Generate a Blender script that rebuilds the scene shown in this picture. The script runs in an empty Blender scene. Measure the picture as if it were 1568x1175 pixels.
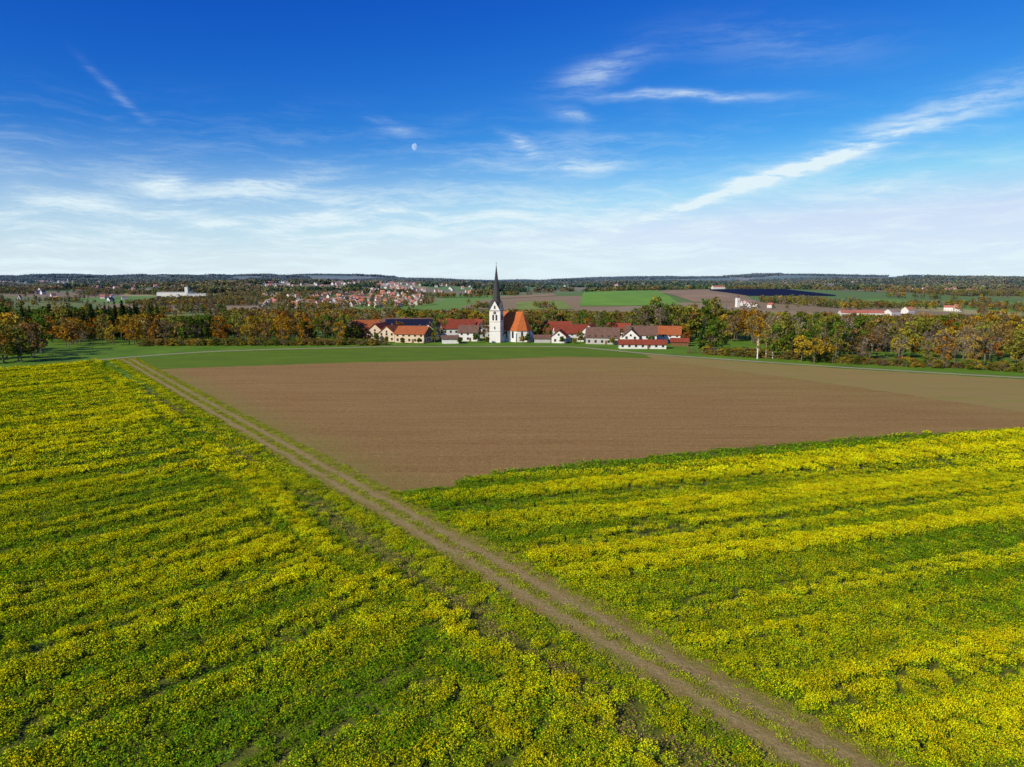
import bpy, math, random, bmesh
import numpy as np
from mathutils import Vector, Matrix
random.seed(7); rng=np.random.default_rng(7)
scene=bpy.context.scene
TH=math.radians(8.6); F=1045.0; H=35.0
# ------------------------------------------------------------------ camera
cd=bpy.data.cameras.new("camera"); cam=bpy.data.objects.new("camera",cd); scene.collection.objects.link(cam)
cd.sensor_width=36; cd.lens=24.0; cd.clip_end=60000; cd.clip_start=0.5
cam.location=(0,0,H); cam.rotation_euler=(math.pi/2-TH,0,0); scene.camera=cam
scene.view_settings.view_transform='Standard'; scene.view_settings.look='None'; scene.view_settings.exposure=0
def ray(px,py):
    u=(588-py)/F; r=(px-784)/F
    return np.array([r, math.cos(TH)+u*math.sin(TH), u*math.cos(TH)-math.sin(TH)])
def gp(px,py):          # survey: sight line -> level ground
    d=ray(px,py); t=-H/d[2]; return (d[0]*t,d[1]*t)
def at(px,dist): return (px-784)/1057.0*dist
# ------------------------------------------------------------------ noise
def _h(ix,iy,s):
    n=(ix.astype(np.int64)*374761393+iy.astype(np.int64)*668265263+s*1442695041)&0xFFFFFFFF
    n=((n^(n>>13))*1274126177)&0xFFFFFFFF
    return ((n^(n>>16))&0xFFFF)/65535.0
def vn(x,y,s=0):
    x=np.asarray(x,float); y=np.asarray(y,float)
    ix=np.floor(x); iy=np.floor(y); fx=x-ix; fy=y-iy
    fx=fx*fx*(3-2*fx); fy=fy*fy*(3-2*fy)
    ix=ix.astype(np.int64); iy=iy.astype(np.int64)
    return (_h(ix,iy,s)*(1-fx)+_h(ix+1,iy,s)*fx)*(1-fy)+(_h(ix,iy+1,s)*(1-fx)+_h(ix+1,iy+1,s)*fx)*fy
def fbm(x,y,s=0,o=4):
    t=0;a=0.5;n=0
    for i in range(o):
        t=t+a*vn(np.asarray(x)*2**i,np.asarray(y)*2**i,s+i*17); n+=a; a*=.5
    return t/n
def sst(a,b,x):
    t=np.clip((x-a)/(b-a),0,1); return t*t*(3-2*t)
# ------------------------------------------------------------------ terrain height
EX=np.array([-3000,-900,-400,-215,-160,-99,-40,60,110,160,230,500,3000.])
EY=np.array([100,150,235,300,350,385,400,400,370,330,285,230,100.])
def hgt(x,y):
    x=np.asarray(x,float); y=np.asarray(y,float)
    e=np.maximum(y-np.interp(x,EX,EY),0)
    d=np.hypot(x,y)
    z=-30*(1-np.exp(-(e/480)**2))
    w=sst(900,2000,d)*sst(-500,500,y)
    z=z+np.interp(d,[1400,2500,4000,6000,8000,9500,14000],[0,13,28,40,52,58,50])*sst(-500,1500,y)
    z=z+w*(fbm(x/900,y/900,3,3)-.5)*34*np.clip(d/3500,.6,1.8)
    z=z+sst(5000,8000,d)*(fbm(x/1900,y/1900,8,3)-.5)*110*sst(-500,1500,y)
    z=z+24*np.exp(-((x-800)**2/(520**2)+(y-2250)**2/(480**2)))
    z=z+18*np.exp(-((x-230)**2/(330**2)+(y-2000)**2/(420**2)))
    z=z+24*np.exp(-((x+900)**2/(700**2)+(y-3400)**2/(500**2)))
    z=z+45*np.exp(-((x+3300)**2/(2200**2)+(y-6800)**2/(1000**2)))+60*np.exp(-((x-3200)**2/(1700**2)+(y-6600)**2/(900**2)))
    z=z+30*np.exp(-((x-2500)**2/(900**2)+(y-4200)**2/(600**2)))+22*np.exp(-((x+2600)**2/(900**2)+(y-4600)**2/(500**2)))
    z=z+13*np.exp(-((x-620)**2/(320**2)+(y-1200)**2/(260**2)))
    return z
# ------------------------------------------------------------------ material helpers
def mat(name):
    m=bpy.data.materials.new(name); m.use_nodes=True
    nt=m.node_tree; b=nt.nodes["Principled BSDF"]; b.inputs["Roughness"].default_value=.85
    b.inputs["Specular IOR Level"].default_value=.12
    return m,nt,b
def N(nt,t,**k):
    n=nt.nodes.new(t)
    for a,v in k.items(): setattr(n,a,v)
    return n
def noise(nt,vec,scale,detail=4,rough=.6,dist=0):
    n=N(nt,'ShaderNodeTexNoise'); n.inputs['Scale'].default_value=scale; n.inputs['Detail'].default_value=detail
    n.inputs['Roughness'].default_value=rough; n.inputs['Distortion'].default_value=dist
    if vec is not None: nt.links.new(vec,n.inputs['Vector'])
    return n.outputs['Fac']
def ramp(nt,fac,stops,interp='LINEAR'):
    r=N(nt,'ShaderNodeValToRGB'); cr=r.color_ramp; cr.interpolation=interp
    while len(cr.elements)<len(stops): cr.elements.new(.5)
    for e,(p,c) in zip(cr.elements,stops):
        e.position=p; e.color=(c[0],c[1],c[2],1) if hasattr(c,'__len__') else (c,c,c,1)
    nt.links.new(fac,r.inputs[0]); return r.outputs[0]
def mix(nt,f,a,b,mode='MIX'):
    m=N(nt,'ShaderNodeMix',data_type='RGBA',blend_type=mode)
    if isinstance(f,(int,float)): m.inputs[0].default_value=f
    else: nt.links.new(f,m.inputs[0])
    for i,v in ((6,a),(7,b)):
        if isinstance(v,tuple): m.inputs[i].default_value=(*v[:3],1)
        else: nt.links.new(v,m.inputs[i])
    return m.outputs[2]
def math_(nt,op,a,b=None,c=None,clamp=False):
    m=N(nt,'ShaderNodeMath',operation=op); m.use_clamp=clamp
    for i,v in enumerate((a,b,c)):
        if v is None: continue
        if isinstance(v,(int,float)): m.inputs[i].default_value=v
        else: nt.links.new(v,m.inputs[i])
    return m.outputs[0]
def pos(nt): return N(nt,'ShaderNodeNewGeometry').outputs['Position']
def mapping(nt,vec,rotz=0,scale=(1,1,1)):
    m=N(nt,'ShaderNodeMapping'); m.inputs['Rotation'].default_value=(0,0,rotz); m.inputs['Scale'].default_value=scale
    nt.links.new(vec,m.inputs['Vector']); return m.outputs[0]
def vdot(nt,vec,v):
    d=N(nt,'ShaderNodeVectorMath',operation='DOT_PRODUCT'); nt.links.new(vec,d.inputs[0])
    d.inputs[1].default_value=v; return d.outputs['Value']
def bump(nt,b,h,dist,strength=1):
    n=N(nt,'ShaderNodeBump'); n.inputs['Distance'].default_value=dist; n.inputs['Strength'].default_value=strength
    nt.links.new(h,n.inputs['Height']); nt.links.new(n.outputs[0],b.inputs['Normal'])
def smooth(nt,x,a,b):
    m=N(nt,'ShaderNodeMapRange',interpolation_type='SMOOTHSTEP')
    m.inputs[1].default_value=a; m.inputs[2].default_value=b
    nt.links.new(x,m.inputs[0]); return m.outputs[0]
HAZE_TINT=(.16,.235,.32)
def haze_tint(nt,c,k=.85):    # bluish veil of distant air painted into base colour, by distance from origin
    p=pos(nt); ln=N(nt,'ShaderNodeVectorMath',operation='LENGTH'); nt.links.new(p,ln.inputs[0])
    return mix(nt,math_(nt,'MULTIPLY',smooth(nt,ln.outputs['Value'],600,8500),k),c,HAZE_TINT)
def plain(name,col,rough=.8,var=.25,scale=.8,hz=False):
    m,nt,b=mat(name); b.inputs["Roughness"].default_value=rough
    f=noise(nt,pos(nt),scale,5,.65)
    lo=tuple(c*(1-var) for c in col); hi=tuple(min(1,c*(1+var)) for c in col)
    c=ramp(nt,f,[(.3,lo),(.7,hi)])
    if hz: c=haze_tint(nt,c,.7)
    nt.links.new(c,b.inputs['Base Color']); return m
def leafmat(name,col,var=.35,trans=.3,scale=.25,hz=True):
    m=bpy.data.materials.new(name); m.use_nodes=True; nt=m.node_tree; out=nt.nodes['Material Output']; nt.nodes.remove(nt.nodes["Principled BSDF"])
    b=N(nt,'ShaderNodeBsdfDiffuse')
    f=noise(nt,pos(nt),scale,1,.7)
    oi=N(nt,'ShaderNodeObjectInfo').outputs['Random']
    c=ramp(nt,f,[(.3,tuple(c*(1-var) for c in col)),(.7,tuple(c*(1+var) for c in col))])
    hs=N(nt,'ShaderNodeHueSaturation')
    nt.links.new(math_(nt,'MULTIPLY_ADD',oi,.03,.49),hs.inputs['Hue'])
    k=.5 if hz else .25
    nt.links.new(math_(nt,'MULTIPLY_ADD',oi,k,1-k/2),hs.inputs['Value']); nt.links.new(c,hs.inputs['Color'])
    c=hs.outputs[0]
    if hz: c=haze_tint(nt,c)
    nt.links.new(c,b.inputs['Color']); nt.links.new(b.outputs[0],out.inputs[0])
    if trans>0:
        t=N(nt,'ShaderNodeBsdfTranslucent'); nt.links.new(c,t.inputs[0])
        ms=N(nt,'ShaderNodeMixShader'); ms.inputs[0].default_value=trans
        nt.links.new(b.outputs[0],ms.inputs[1]); nt.links.new(t.outputs[0],ms.inputs[2]); nt.links.new(ms.outputs[0],out.inputs[0])
    return m
def mesh_obj(name,V,Fc,mats,mi=None,parent=None,link=True,smoothf=False):
    me=bpy.data.meshes.new(name); me.from_pydata([tuple(v) for v in V],[],[tuple(f) for f in Fc])
    for m in (mats if isinstance(mats,(list,tuple)) else [mats]): me.materials.append(m)
    if mi is not None: me.polygons.foreach_set('material_index',np.asarray(mi,dtype=np.int32))
    if smoothf: me.polygons.foreach_set('use_smooth',[True]*len(me.polygons))
    me.update(); o=bpy.data.objects.new(name,me)
    if link: scene.collection.objects.link(o)
    if parent: o.parent=parent
    return o
def empty(name,loc=(0,0,0),rotz=0):
    e=bpy.data.objects.new(name,None); scene.collection.objects.link(e); e.location=loc; e.rotation_euler=(0,0,rotz); e.empty_display_size=.5; return e
# ------------------------------------------------------------------ layout constants
A0=np.array(gp(1292,1176)); A1=np.array(gp(203,556))
TD=(A1-A0)/np.linalg.norm(A1-A0)      # along track
TN=np.array([TD[1],-TD[0]])            # to the right of the track
TC=float(A0@TN)
RD=np.array([.955,.297]); RD/=np.linalg.norm(RD); RN=np.array([-RD[1],RD[0]])
rowL=math.atan2(TD[1],TD[0])
def poly(pts): return [gp(*p) for p in pts]
BND=[(612,754),(690,746),(720,732),(800,720),(880,712),(1000,700),(1100,690),(1300,672),(1568,658)]
soil=poly([(225,566),(300,604),(400,660),(480,702),(560,742)]+BND)+[(190,176),(260,196),(330,165)]+poly([(1568,594)])+poly([(1300,572),(1150,560),(1000,549),(860,547),(760,550),(500,556),(330,562)])
grassS=poly([(205,551),(300,541),(420,536),(600,532),(900,533),(985,543),(1000,549),(860,547),(760,551),(500,557),(330,563),(225,567)])
stub=poly([(985,543),(1060,549),(1300,566),(1568,582)])+[(330,190),(330,150)]+poly([(1568,632),(1300,592),(1150,572),(1000,551)])
def densify(P,step,jit,seed):
    P=[np.array(p) for p in P]; out=[]
    for i in range(len(P)):
        a=P[i]; b=P[(i+1)%len(P)]; L=np.linalg.norm(b-a); n=max(1,int(L/step)); nn=np.array([-(b-a)[1],(b-a)[0]])/max(L,1e-6)
        for k in range(n):
            q=a+(b-a)*k/n; j=(fbm(q[0]/3,q[1]/3,seed,3)-.5)*2*jit
            out.append(q+nn*float(j))
    return out
def inpoly(x,y,P):
    r=np.zeros(x.shape,bool); n=len(P); j=n-1
    for i in range(n):
        xi,yi=P[i]; xj,yj=P[j]
        if yi!=yj:
            c=((yi>y)!=(yj>y))&(x<(xj-xi)*(y-yi)/(yj-yi)+xi); r^=c
        j=i
    return r
# ------------------------------------------------------------------ ground sheet
def lines(a,b,step,far,g=1.045,lo=-3000):
    c=list(np.arange(a,b+1e-6,step)); s=step
    v=b
    while v<far: s=min(s*g,200); v+=s; c.append(v)
    v=a; s=step; L=[]
    while v>lo: s=min(s*g,200); v-=s; L.append(v)
    return np.array(L[::-1]+c)
xs=lines(-260,260,5,11000,1.03,-11000); ys=lines(20,460,5,14000,1.022,-2500)
X,Y=np.meshgrid(xs,ys); Z=hgt(X,Y); nx,ny=len(xs),len(ys)
V=np.stack([X.ravel(),Y.ravel(),Z.ravel()],1)
idx=np.arange(nx*ny).reshape(ny,nx)
Fc=np.stack([idx[:-1,:-1].ravel(),idx[:-1,1:].ravel(),idx[1:,1:].ravel(),idx[1:,:-1].ravel()],1)
gm,nt,b=mat("countryside_ground")
P=pos(nt)
vo=N(nt,'ShaderNodeTexVoronoi',voronoi_dimensions='2D'); vo.inputs['Scale'].default_value=1/300.; vo.inputs['Randomness'].default_value=.85
nt.links.new(mapping(nt,P,.5,(1,.7,1)),vo.inputs['Vector'])
sep=N(nt,'ShaderNodeSeparateColor'); nt.links.new(vo.outputs['Color'],sep.inputs[0])
fields=ramp(nt,sep.outputs[0],[(0,(.10,.20,.03)),(.2,(.14,.29,.03)),(.36,(.30,.20,.11)),(.5,(.18,.22,.05)),(.64,(.34,.24,.14)),(.76,(.13,.27,.03)),(.9,(.44,.38,.15))],'CONSTANT')
fields=mix(nt,math_(nt,'MULTIPLY',noise(nt,P,.02,4),.5),fields,(.17,.17,.06))
near=ramp(nt,noise(nt,P,.9,6,.7),[(.3,(.06,.09,.012)),(.55,(.13,.145,.02)),(.75,(.20,.19,.035))])
ln=N(nt,'ShaderNodeVectorMath',operation='LENGTH'); nt.links.new(P,ln.inputs[0]); LV=ln.outputs['Value']
mead=ramp(nt,noise(nt,P,.06,5,.6),[(.3,(.08,.17,.012)),(.7,(.14,.25,.02))])
c=mix(nt,smooth(nt,LV,240,262),near,mead)
c=mix(nt,smooth(nt,LV,560,700),c,fields)
c=haze_tint(nt,c,.75)
nt.links.new(c,b.inputs['Base Color']); bump(nt,b,noise(nt,P,1.5,5,.7),.4,.5)
terrain=mesh_obj("terrain",V,Fc,gm,smoothf=True)
# ------------------------------------------------------------------ field sheets
def sheet(name,P,z,m):
    return mesh_obj(name,[(p[0],p[1],z) for p in P],[list(range(len(P)))],m)
def tri(o):
    bm=bmesh.new(); bm.from_mesh(o.data); bmesh.ops.triangulate(bm,faces=bm.faces[:]); bm.normal_update()
    for f in bm.faces:
        if f.normal.z<0: f.normal_flip()
    bm.to_mesh(o.data); bm.free()
soilP=densify(soil,1.0,.8,11)
m,nt,b=mat("ploughed_soil"); P=pos(nt)
n1=noise(nt,P,.03,6,.65); n2=noise(nt,P,.8,9,.85); n4=noise(nt,P,2.6,4,.75)
fur=noise(nt,mapping(nt,P,-rowL,(.03,1.0,1)),.9,4,.65)
fur2=noise(nt,mapping(nt,P,-rowL,(.015,.16,1)),1,3,.6)
col=ramp(nt,n2,[(.34,(.12,.062,.018)),(.48,(.31,.170,.050)),(.58,(.43,.255,.082)),(.66,(.80,.58,.30))])
col=mix(nt,.30,col,ramp(nt,n1,[(.35,(.30,.155,.045)),(.65,(.41,.27,.08))]))
col=mix(nt,.28,col,ramp(nt,fur,[(.38,(.22,.12,.035)),(.62,(.47,.31,.105))]))
col=mix(nt,.2,col,ramp(nt,fur2,[(.38,(.29,.15,.045)),(.62,(.42,.30,.09))]))
col=mix(nt,.9,col,ramp(nt,n4,[(.35,.62),(.65,1.22)]),'MULTIPLY')
pd=math_(nt,'SUBTRACT',vdot(nt,P,(TN[0],TN[1],0)),TC)
pn=math_(nt,'ADD',pd,math_(nt,'MULTIPLY',noise(nt,P,.12,5,.7),-14))
edge=math_(nt,'SUBTRACT',1,smooth(nt,pn,-6,11),clamp=True)
far=smooth(nt,math_(nt,'ADD',vdot(nt,P,(.55,1,0)),math_(nt,'MULTIPLY',noise(nt,P,.03,4,.6),60)),230,400)
gf=math_(nt,'MAXIMUM',math_(nt,'MULTIPLY',edge,.85),math_(nt,'MULTIPLY',far,.55))
gf=math_(nt,'MULTIPLY',gf,smooth(nt,noise(nt,P,.7,6,.75),.33,.58))
col=mix(nt,gf,col,(.25,.23,.045))
nt.links.new(col,b.inputs['Base Color']); bump(nt,b,n2,.35,1)
o=sheet("ploughed_field",soilP,.012,m); tri(o)
m,nt,b=mat("winter_wheat_green"); P=pos(nt)
col=ramp(nt,noise(nt,P,.05,6,.7),[(.3,(.085,.15,.008)),(.7,(.15,.235,.012))])
col=mix(nt,.5,col,ramp(nt,noise(nt,mapping(nt,P,-rowL,(.04,1,1)),.8,4),[(.4,(.08,.13,.010)),(.6,(.15,.24,.015))]))
nt.links.new(col,b.inputs['Base Color']); bump(nt,b,noise(nt,P,3,4),.2)
o=sheet("green_wheat_strip",densify(grassS,1.5,1.2,21),.020,m); tri(o)
m,nt,b=mat("sprouting_field"); P=pos(nt)
av=math.atan2(stub[3][1]-stub[0][1],stub[3][0]-stub[0][0])
col=ramp(nt,noise(nt,mapping(nt,P,-av,(.05,1,1)),.22,6,.7),[(.3,(.21,.20,.04)),(.5,(.32,.22,.07)),(.62,(.24,.23,.045)),(.75,(.46,.33,.15))])
nt.links.new(col,b.inputs['Base Color']); bump(nt,b,noise(nt,P,2,5),.15)
o=sheet("sprouting_field",densify(stub,1.5,1.5,31),.028,m); tri(o)
def ribbon(name,C,half,z,m,drape=False,step=2.0,jit=0.0,seed=0):
    C=[np.array(c,float) for c in C]; pts=[]
    for i in range(len(C)-1):
        L=np.linalg.norm(C[i+1]-C[i]); n=max(1,int(L/step))
        for k in range(n): pts.append(C[i]+(C[i+1]-C[i])*k/n)
    pts.append(C[-1]); pts=np.array(pts)
    k=max(1,int(12/step))
    sm=pts.copy()
    for i in range(len(pts)):
        a=max(0,i-k); b_=min(len(pts),i+k+1); w=min(i-a,b_-1-i); sm[i]=pts[i-w:i+w+1].mean(0)
    pts=sm; V=[];Fc=[]
    for i,p in enumerate(pts):
        d=pts[min(i+1,len(pts)-1)]-pts[max(i-1,0)]; d/=np.linalg.norm(d); n=np.array([-d[1],d[0]])
        for j,f in enumerate((-1,-.33,.33,1)):
            q=p+n*half*f+ (n*(float(fbm(p[0]/2.5,p[1]/2.5,seed+j,3))-.5)*2*jit if abs(f)==1 else 0)
            zz=z+(float(hgt(q[0],q[1])) if drape else 0); V.append((q[0],q[1],zz))
        if i: 
            for j in range(3): a=4*(i-1)+j; Fc.append((a,a+4,a+5,a+1))
    o=mesh_obj(name,V,Fc,m); tri(o); return o
m,nt,b=mat("dirt_track_soil"); P=pos(nt)
pd=math_(nt,'SUBTRACT',vdot(nt,P,(TN[0],TN[1],0)),TC)
pw=math_(nt,'ADD',pd,math_(nt,'MULTIPLY_ADD',noise(nt,P,.07,4),3.6,-1.8))
ap=math_(nt,'ABSOLUTE',pw)
rut=math_(nt,'SUBTRACT',1,smooth(nt,math_(nt,'ABSOLUTE',math_(nt,'SUBTRACT',ap,1.35)),.15,1.2))
n2=noise(nt,P,2.2,8,.75); n3=noise(nt,P,.45,7,.75)
base=ramp(nt,n2,[(.25,(.18,.135,.03)),(.5,(.30,.22,.06)),(.75,(.44,.34,.12))])
base=mix(nt,math_(nt,'MULTIPLY',smooth(nt,n3,.42,.58),.6),base,(.19,.21,.025))
base=mix(nt,math_(nt,'MULTIPLY',smooth(nt,noise(nt,P,.22,6,.7),.48,.62),.5),base,(.27,.17,.06))
rc=ramp(nt,n2,[(.3,(.28,.19,.075)),(.7,(.52,.38,.18))])
col=mix(nt,math_(nt,'MULTIPLY',rut,math_(nt,'MULTIPLY_ADD',n3,1.8,-.4),clamp=True),base,rc)
nt.links.new(col,b.inputs['Base Color']); bump(nt,b,n2,.25,.9)
t0=A0-TD*75; ribbon("dirt_track",[t0,A0,gp(710,835),gp(283,600),A1,A1+TD*18],4.1,.036,m,step=.7,jit=.9,seed=41)
m,nt,b=mat("gravel_road"); P=pos(nt)
col=ramp(nt,noise(nt,P,.8,6,.7),[(.3,(.28,.22,.14)),(.7,(.44,.37,.25))])
nt.links.new(col,b.inputs['Base Color'])
ribbon("country_road",[(-420,190)]+poly([(0,566),(100,557),(180,549),(300,540),(420,535.5),(600,531.5),(880,531.5),(985,542),(1060,547.5),(1300,564),(1568,579.5)])+[(330,190)],1.6,.045,m,step=3,jit=.3,seed=51)
# ------------------------------------------------------------------ instancing
def scatter(name,pts,rot,scl,index,protos):
    coll=bpy.data.collections.new(name+"_kinds")
    for p in protos: coll.objects.link(p)
    me=bpy.data.meshes.new(name); me.vertices.add(len(pts)); me.vertices.foreach_set('co',np.asarray(pts,np.float32).ravel())
    a=me.attributes.new('rot','FLOAT_VECTOR','POINT'); r=np.zeros((len(pts),3),np.float32); r[:,2]=rot; a.data.foreach_set('vector',r.ravel())
    a=me.attributes.new('scl','FLOAT_VECTOR','POINT'); a.data.foreach_set('vector',np.asarray(scl,np.float32).ravel())
    a=me.attributes.new('kind','INT','POINT'); a.data.foreach_set('value',np.asarray(index,np.int32))
    o=bpy.data.objects.new(name,me); scene.collection.objects.link(o)
    ng=bpy.data.node_groups.new(name,'GeometryNodeTree')
    ng.interface.new_socket('Geometry',in_out='INPUT',socket_type='NodeSocketGeometry')
    ng.interface.new_socket('Geometry',in_out='OUTPUT',socket_type='NodeSocketGeometry')
    gi=ng.nodes.new('NodeGroupInput'); go=ng.nodes.new('NodeGroupOutput'); ip=ng.nodes.new('GeometryNodeInstanceOnPoints')
    ci=ng.nodes.new('GeometryNodeCollectionInfo'); ci.inputs['Collection'].default_value=coll
    ci.inputs['Separate Children'].default_value=True; ci.inputs['Reset Children'].default_value=True
    def na(nm,t):
        n=ng.nodes.new('GeometryNodeInputNamedAttribute'); n.data_type=t; n.inputs['Name'].default_value=nm
        return [s for s in n.outputs if s.enabled and s.name=='Attribute'][0]
    L=ng.links.new
    L(gi.outputs[0],ip.inputs['Points']); L(ci.outputs[0],ip.inputs['Instance']); ip.inputs['Pick Instance'].default_value=True
    L(na('kind','INT'),ip.inputs['Instance Index']); L(na('rot','FLOAT_VECTOR'),ip.inputs['Rotation']); L(na('scl','FLOAT_VECTOR'),ip.inputs['Scale'])
    L(ip.outputs[0],go.inputs[0])
    md=o.modifiers.new('scatter','NODES'); md.node_group=ng
    return o
def quads(C,size,tilt=1.0,r=rng,aspect=1.0):
    n=len(C); nrm=r.normal(size=(n,3)); nrm[:,2]=np.abs(nrm[:,2])+ (1-tilt)*3; nrm/=np.linalg.norm(nrm,axis=1)[:,None]
    t=r.normal(size=(n,3)); u=np.cross(nrm,t); u/=np.linalg.norm(u,axis=1)[:,None]; v=np.cross(nrm,u)
    s=(np.asarray(size)*.5).reshape(-1,1); u=u*s; v=v*s*aspect
    V=np.stack([C-u-v*.6,C+u*.7-v,C+u+v*.7,C-u*.6+v],1).reshape(-1,3)
    return V,np.arange(4*n).reshape(n,4)
# ------------------------------------------------------------------ mustard crop
mf=leafmat("mustard_flower",(.66,.57,.006),.1,0,.15,False)
ml=leafmat("mustard_leaf",(.12,.22,.006),.25,0,.4,False); ml2=leafmat("mustard_stem_leaf",(.29,.34,.008),.25,0,.6,False)
mw=leafmat("weed_leaf",(.32,.19,.09),.4,0,.6,False)
def clump(name,nl,nf,ls,fs,hh,rad,mats=(ml,ml2,mf),lite=.5):
    r=rng; a=r.uniform(0,6.283,nl); q=rad*np.sqrt(r.uniform(0,1,nl)); z=r.uniform(.12,1,nl)**.6*hh*(1-.15*(q/rad)**2)
    C=np.stack([np.cos(a)*q,np.sin(a)*q,z],1); V1,F1=quads(C,r.uniform(.6,1.3,nl)*ls,.75,aspect=.5); mi=(r.uniform(size=nl)<lite*.4+lite*z/hh).astype(int)
    V,Fq,M=V1,F1,mi
    if nf:
        a=r.uniform(0,6.283,nf); q=rad*np.sqrt(r.uniform(0,1,nf)); z=hh*(1-.12*(q/rad)**2)+r.uniform(-.10,.16,nf)
        C=np.stack([np.cos(a)*q,np.sin(a)*q,z],1); V2,F2=quads(C,r.uniform(.6,1.4,nf)*fs,.75)
        V=np.vstack([V1,V2]); Fq=np.vstack([F1,F2+len(V1)]); M=np.concatenate([mi,np.full(nf,2)])
    return mesh_obj(name,V,Fq,list(mats),M,link=False)
NF=[3,22,48,84,125,180]; LT=[.12,.3,.45,.55,.6,.65]
near_p=[clump("m%02d"%(l*3+v),125,NF[l],.18,.066,.75,.70,lite=LT[l]) for l in range(6) for v in range(3)]
far_p=[clump("f%02d"%(l*3+v),60,int(NF[l]*.62),.34,.13,.75,1.12,lite=LT[l]) for l in range(6) for v in range(3)]
weed_p=[clump("w%02d"%v,60,[0,3,8][v],.16,.08,.4,.7,(mw,ml2,mf)) for v in range(3)]
def ct(v,a=.3,b=.7): return sst(a,b,v)
def cropmask(x,y):
    p=x*TN[0]+y*TN[1]-TC; s=x*TD[0]+y*TD[1]; q=-p
    wob=(fbm(x/9,y/9,5,3)-.5)*3
    big=fbm(x/28,y/28,71,3); med=fbm(x/3.2,y/3.2,73,2)
    sc=s+wob*.15-7*np.exp(-np.maximum(q-14,0)/14)
    rows=.55*ct(vn(sc/2.1,q/90,81),.35,.65)+.27*ct(vn(sc/1.2,q/50,82))+.18*ct(vn(sc/.8,q/7,86))
    tr1=((sc+7)%15)-7.5
    tram=np.exp(-((np.abs(tr1)-1.05)/.5)**2)
    head=.55*ct(vn((q+wob*.3)/1.6,s/18,83))+.45*ct(vn(s/2.0,q/1.8,84))
    hm=1-sst(15,20,q+wob)
    pat=rows*(1-hm)+head*hm
    YL=.50+(pat-.5)*1.1+(big-.5)*.8+(med-.5)*.35-.07*hm-.5*tram*(1-hm)
    YL=YL+.10*sst(90,220,y)
    wd=np.exp(-((q-8.7+wob*.4)/1.9)**2)*sst(.34,.54,fbm(s/14,q/6,85,2)+.25*np.exp(-((s-75.)/30)**2))
    strip=1-sst(6,9,q)
    YL=YL*(1-strip)+strip*(.40+(med-.5)*1.0)
    DL=(1-wd*.98)*(1-.6*tram*(1-hm)); HL=(.58+.85*pat*(1-strip)+.35*strip)*(1-.3*strip)*(1-.1*hm)*(.8+.4*med)*(1-.7*tram*(1-hm))
    a=x*RN[0]+y*RN[1]; t=x*RD[0]+y*RD[1]
    rr=.55*ct(vn((a+wob*.15)/1.9,t/80,91),.35,.65)+.3*ct(vn((a+wob*.2)/4,t/90,92))+.15*ct(vn(a/.9,t/14,93))
    a0=float(np.dot(np.array(gp(1100,690)),RN))
    tr2=np.exp(-((np.abs(((a-a0+30)%19)-9.5)-1.05)/.5)**2)
    green=np.exp(-(np.maximum(p-2,0)/20)**2)*sst(-70,-15,a-a0+wob*2)+.5*(1-sst(2,9,a0-a))
    YR=.60+(rr-.5)*1.05+(big-.5)*.8+(med-.5)*.35-.7*np.clip(green,0,1)-.45*tr2+.10*sst(20,70,a0-a)
    bare=np.exp(-(((p-26)/5)**2+((a-(a0-36))/2.5)**2))
    ed=1-sst(3,6.5,p)
    YR=YR*(1-ed)+ed*(.5+(med-.5))
    HR=(.62+.7*rr)*(.78+.44*med)*(1-.3*ed)*(1-.6*tr2)
    left=p<0
    return np.where(left,YL,YR),np.where(left,DL,(1-.8*bare)*(1-.5*tr2)),np.where(left,HL,HR),p,wd
roadL=[(-420,190)]+poly([(0,566),(100,557),(180,550),(205,552)])
PB=poly(BND)
def croppts(spacing,x0,x1,y0,y1):
    gx=np.arange(x0,x1,spacing); gy=np.arange(y0,y1,spacing); X,Y=np.meshgrid(gx,gy); x=X.ravel()+rng.uniform(-.5,.5,X.size)*spacing; y=Y.ravel()+rng.uniform(-.5,.5,X.size)*spacing
    k=np.abs(x)<y*.80+18; x=x[k]; y=y[k]
    p=x*TN[0]+y*TN[1]-TC+(fbm(x/4,y/4,99,3)-.5)*1.9
    yr=np.interp(x,[q[0] for q in roadL],[q[1] for q in roadL])
    left=(p<-4.0)&(y<yr-4)
    right=(p>4.0)&~inpoly(x,y,[tuple(q) for q in soilP])
    bx=np.array([q[0] for q in PB]+[190,260,400]); by=np.array([q[1] for q in PB]+[176,196,230])
    right&=(y<np.interp(x,bx,by))&(x>bx[0]-60)
    k=left|right; return x[k],y[k]
def plant(name,spacing,box,cond,protos,sc):
    x,y=croppts(spacing,*box); k=cond(x,y); x=x[k];y=y[k]
    Yl,D,Hh,p,wd=cropmask(x,y)
    k=rng.uniform(size=x.size)<D; x,y,Yl,Hh=x[k],y[k],Yl[k],Hh[k]
    lv=np.clip(np.round(Yl*5+rng.normal(0,.35,x.size)),0,5).astype(int); ki=lv*3+rng.integers(0,3,x.size)
    s=rng.uniform(.8,1.2,x.size)*sc; S=np.stack([s,s,s*np.clip(Hh,.3,1.6)],1)
    print(name,len(x))
    return scatter(name,np.stack([x,y,np.full(x.size,.0)],1),rng.uniform(0,6.28,x.size),S,ki,protos)
plant("mustard_crop",.9,(-140,150,28,128),lambda x,y:y<120+(x*.0),near_p,1.0)
plant("mustard_crop",1.4,(-330,330,118,300),lambda x,y:y>=120,far_p,1.0)
x,y=croppts(.8,-140,60,30,200); Yl,D,Hh,p,wd=cropmask(x,y); k=(wd>.25)&(rng.uniform(size=x.size)<.7)&(p<0)
x=x[k];y=y[k]; s=rng.uniform(.5,1.1,x.size)
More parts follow.
